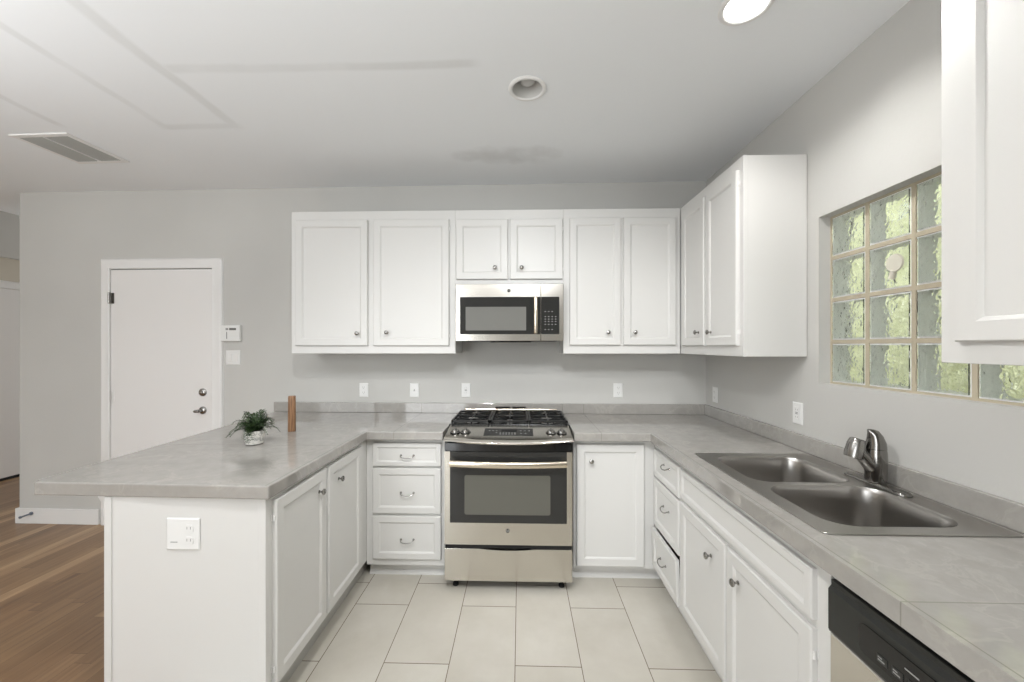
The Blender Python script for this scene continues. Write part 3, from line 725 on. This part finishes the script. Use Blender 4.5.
m_ = MB(); m_.box(.004, DW-.002, .04, .5, .0, .098); m_.build('toe_panel', 'black', dw)
m_ = MB(); m_.box(0, .025, 0, .59, 0, BT); o = m_.build('end_panel', 'white', bevel=.0015, seg=1); o.location = (.835, .452, 0); o.rotation_euler = (0, 0, -PI/2)
tag(o, 'white end panel closing the right cabinet run beyond the dishwasher', 'panel')

# ------------------------------------------------------------------ wall plates
def outlet(label, loc, rot, kind, group=None, w_=.072, h_=.112, nm='wall_outlet', cat='outlet'):
    t_ = thing(nm, label, cat, loc, rot, group)
    m_ = MB(); m_.panel(-w_/2, w_/2, -h_/2, h_/2, [(0, -.0005), (0, -.003), (.004, -.006)]); m_.build('cover_plate', 'plate', t_)
    if kind == 'duplex':
        for zz in (-.021, .021):
            m_ = MB(); m_.skin([[(x, y_, z+zz) for x, z in rrect(-.0165, .0165, -.0145, .0145, .008, 4)] for y_ in (-.0062, -.0082)]); s_ = m_.build('socket', 'plate', t_)
            m_ = MB(); m_.box(-.008, -.006, -.0088, -.0083, zz-.002, zz+.008); m_.box(.006, .008, -.0088, -.0083, zz-.002, zz+.008); m_.lathe([(.0003, 0), (.0025, 0), (.0025, .0006), (.0003, .0006)], '-y', (0, -.0082, zz-.008), 10); m_.build('slot', 'slot', s_)
    if kind == 'gfci':
        m_ = MB(); m_.panel(-.017, .017, -.034, .034, [(0, -.0062), (0, -.0075), (.001, -.0085)]); s_ = m_.build('socket', 'plate', t_)
        m_ = MB(); m_.box(-.009, .009, -.0095, -.0086, -.005, -.001); m_.box(-.009, .009, -.0095, -.0086, .002, .006)
        for zz in (-.019, .019): m_.box(-.008, -.006, -.009, -.0086, zz-.004, zz+.004); m_.box(.006, .008, -.009, -.0086, zz-.004, zz+.004)
        m_.build('slot', 'slot', s_)
    if kind == 'jack':
        m_ = MB(); m_.lathe([(.0005, 0), (.007, 0), (.007, .003), (.0045, .004), (.0045, .008), (.0005, .008)], '-y', (.001, -.0062, 0), 12); m_.build('jack', 'nickel', t_)
    if kind == 'switch':
        for xx in ([0] if w_ < .1 else [-.023, .023]):
            m_ = MB(); m_.panel(xx-.016, xx+.016, -.033, .033, [(0, -.0062), (0, -.0078), (.002, -.0095)]); m_.build('rocker', 'trim', t_)
    return t_
def bwp(x): return (x, wy(x), 0)
outlet('white duplex outlet on the back wall, nearest the corner end of the peninsula', (-1.255, wy(-1.255), 1.119), WA, 'duplex')
outlet('white cable jack plate on the back wall, between two outlets', (-.845, wy(-.845), 1.120), WA, 'jack', nm='cable_jack', cat='wall plate')
outlet('white outlet on the back wall just left of the range', (-.431, wy(-.431), 1.121), WA, 'gfci')
outlet('white outlet on the back wall right of the range', (.765, wy(.765), 1.125), WA, 'duplex')
outlet('small white outlet on the right wall near the back corner', (XR, 2.935, 1.112), -PI/2, 'duplex')
outlet('white outlet on the right wall behind the far end of the sink', (XR, 2.073, 1.124), -PI/2, 'gfci')
outlet('white double wall switch plate right of the white door', (-2.335, wy(-2.335), 1.378), WA, 'switch', w_=.118, h_=.118, nm='light_switch', cat='switch')
t_ = outlet('wide white outlet plate on the white peninsula end panel', (-1.298, 1.478, .748), 0, 'none', w_=.13, h_=.122)
t_.location.y = 1.4778
for zz in (-.024, .022):
    m_ = MB(); m_.skin([[(x+.026, y_, z+zz) for x, z in rrect(-.0165, .0165, -.0145, .0145, .008, 4)] for y_ in (-.0062, -.0082)]); s_ = m_.build('socket', 'plate', t_)
    m_ = MB(); m_.box(.018, .020, -.0088, -.0083, zz-.002, zz+.008); m_.box(.032, .034, -.0088, -.0083, zz-.002, zz+.008); m_.build('slot', 'slot', s_)
m_ = MB(); m_.box(-.048, -.02, -.0068, -.0061, -.032, -.029); m_.build('blank_mark', 'slot', t_)
# security keypad
t_ = thing('alarm_keypad', 'white alarm keypad box on the wall beside the door casing', 'keypad', (-2.345, wy(-2.345), 1.575), WA)
m_ = MB(); m_.panel(-.083, .083, -.065, .065, [(0, -.0005), (0, -.02), (.005, -.026)]); m_.build('keypad_case', 'plate', t_)
m_ = MB(); m_.box(-.005, .052, -.0268, -.0262, .025, .042); m_.build('display', mat('lcd_grey', (92, 94, 90), .3), t_)
m_ = MB(); m_.box(-.035, -.012, -.0268, -.0262, .025, .042); m_.box(-.030, -.022, -.0268, -.0262, -.045, .012); m_.build('button_marks', 'slot', t_)

# ------------------------------------------------------------------ things on the peninsula
t_ = thing('potted_fern', 'small green fern in a white marbled pot on the peninsula', 'plant', (-1.440, 2.085, CT+.0005))
m_ = MB(); m_.lathe([(.036, 0), (.043, .004), (.047, .03), (.0485, .066), (.0485, .074), (.044, .074), (.043, .064), (.002, .062)], 'z', (0, 0, 0), 28); m_.build('pot', 'pot', t_, smooth=True, angle=50)
m_ = MB(); m_.lathe([(.0425, .0625), (.03, .068), (.001, .07)], 'z', (0, 0, 0), 16, False, True); m_.build('soil', 'soil', t_)
m_ = MB(); st = MB(); rnd = random.Random(11)
for k in range(60):
    a = rnd.uniform(0, 2*PI); L = rnd.uniform(.055, .118); lift = rnd.uniform(.010, .055); droop = rnd.uniform(.01, .06) if L > .095 else rnd.uniform(-.01, .03)
    if k < 12: L *= .62; lift += .03; droop = .0
    prev = None; pts = []
    for s_ in range(8):
        u = s_/7; r = .012+L*u; z = .072+lift*math.sin(u*PI*.75)*1.2-droop*u*u
        pts.append(Vector((math.cos(a+.25*u)*r, math.sin(a+.25*u)*r, z)))
    st.tube(pts, .0011, 4)
    for i in range(1, 8):
        p = pts[i]; dr_ = (pts[i]-pts[i-1]).normalized(); sd = dr_.cross(Vector((0, 0, 1))).normalized(); up = sd.cross(dr_)
        for sg in (-1, 1):
            for h2 in (0, .5):
                q = pts[i-1].lerp(p, h2+.4); ll = .024*(1.05-.55*i/7)*rnd.uniform(.8, 1.2)
                tip = q+(sd*sg*.85+dr_*.5+up*rnd.uniform(-.25, .3))*ll
                m1 = q.lerp(tip, .5)+dr_*ll*.22+up*.002; m2 = q.lerp(tip, .5)-dr_*ll*.22
                m_.face([m_.bm.verts.new(v) for v in (q, m1, tip, m2)])
m_.build('foliage', 'foliage', t_); st.build('stem', 'foliage', t_)
# wooden block
m_ = MB(); m_.skin([[(x*s_, y*s_, z) for x, y in rrect(-.021, .021, -.016, .016, .006, 3)] for s_, z in ((.97, 0), (1, .002), (.96, .21), (.9, .2185), (.86, .2195))])
o = m_.build('wooden_block', 'woodblock', smooth=True, angle=35); o.location = (-1.420, 2.40, CT+.0005); o.rotation_euler = (0, 0, .35)
tag(o, 'tall narrow brown wooden block standing upright beside the fern', 'wooden block')

# ------------------------------------------------------------------ ceiling fittings
def downlight(c, lit, label):
    t_ = thing('ceiling_light', label, 'ceiling light', (c[0], c[1], H))
    m_ = MB(); m_.lathe([(.074, -.0005), (.093, -.0005), (.095, -.004), (.090, -.009), (.078, -.010), (.0735, -.006)], 'z', (0, 0, 0), 40, False, False)
    m_.skin([[(r*math.cos(2*PI*k/40), r*math.sin(2*PI*k/40), z) for k in range(40)] for r, z in ((.0735, -.006), (.074, -.0005))], True, False, False); m_.build('trim_ring', 'trim', t_, smooth=True, angle=60)
    if lit:
        m_ = MB(); m_.lathe([(.073, -.004), (.073, .004), (.001, .006)], 'z', (0, 0, 0), 40, False, True); m_.skin([[(.0728*math.cos(2*PI*k/40), .0728*math.sin(2*PI*k/40), -.0041) for k in range(40)], [(.03*math.cos(2*PI*k/40), .03*math.sin(2*PI*k/40), -.0075) for k in range(40)]]); m_.build('lens', 'lamp', t_, smooth=True)
    else:
        m_ = MB(); m_.lathe([(.0735, -.004), (.072, .02), (.060, .075), (.056, .115), (.001, .118)], 'z', (0, 0, 0), 40, False, True); m_.build('baffle', 'baffle', t_, smooth=True, angle=60)
        m_ = MB(); m_.lathe([(.001, .018), (.022, .021), (.036, .032), (.041, .050), (.036, .075), (.020, .10), (.018, .116)], 'z', (0, 0, 0), 28, True, False); m_.build('bulb', 'bulb', t_, smooth=True)
    return t_
downlight(LIT, True, 'lit round recessed ceiling light at the top right')
downlight(UNLIT, False, 'unlit round recessed ceiling light above the range')
t_ = thing('ceiling_vent', 'white rectangular air vent with grey louvres in the ceiling at left', 'vent', (-2.895, 2.46, H), -.03)
m_ = MB(); a_, b_ = .187, .185
for (xa, xb, ya, yb) in ((-a_, -a_+.028, -b_, b_), (a_-.028, a_, -b_, b_), (-a_+.028, a_-.028, -b_, -b_+.028), (-a_+.028, a_-.028, b_-.028, b_)): m_.box(xa, xb, ya, yb, -.008, -.0005)
m_.box(-.003, .003, -b_+.028, b_-.028, -.009, -.0015)
m_.build('vent_frame', 'trim', t_)
m_ = MB(); m_.box(-a_+.028, a_-.028, -b_+.028, b_-.028, -.002, -.0006); m_.build('duct_backing', mat('vent_shadow_grey', (165, 165, 160), .8), t_)
for k in range(22):
    x = -a_+.036+(2*a_-.072)*k/21
    if abs(x) < .008: continue
    m_ = MB(); sg = -1
    m_.skin([[(x-.0045*sg, y_, -.0025), (x-.0035*sg, y_, -.0025), (x+.0045*sg, y_, -.0085), (x+.0035*sg, y_, -.0085)] for y_ in (-b_+.029, b_-.029)]); m_.build('louvre', 'grille', t_)

for o in C.objects:
    if o.parent is None and o.get('category') == 'cabinet':
        o['group'] = 'white wall cabinets' if o.name.startswith('wall_cabinet') else 'white base cabinets'
    if o.parent is None and o.get('category') == 'outlet': o['group'] = 'white wall outlets'
    if o.parent is None and o.get('category') == 'ceiling light': o['group'] = 'recessed ceiling lights'
    if o.parent is None and o.get('category') == 'worktop': o['group'] = 'grey stone worktops'
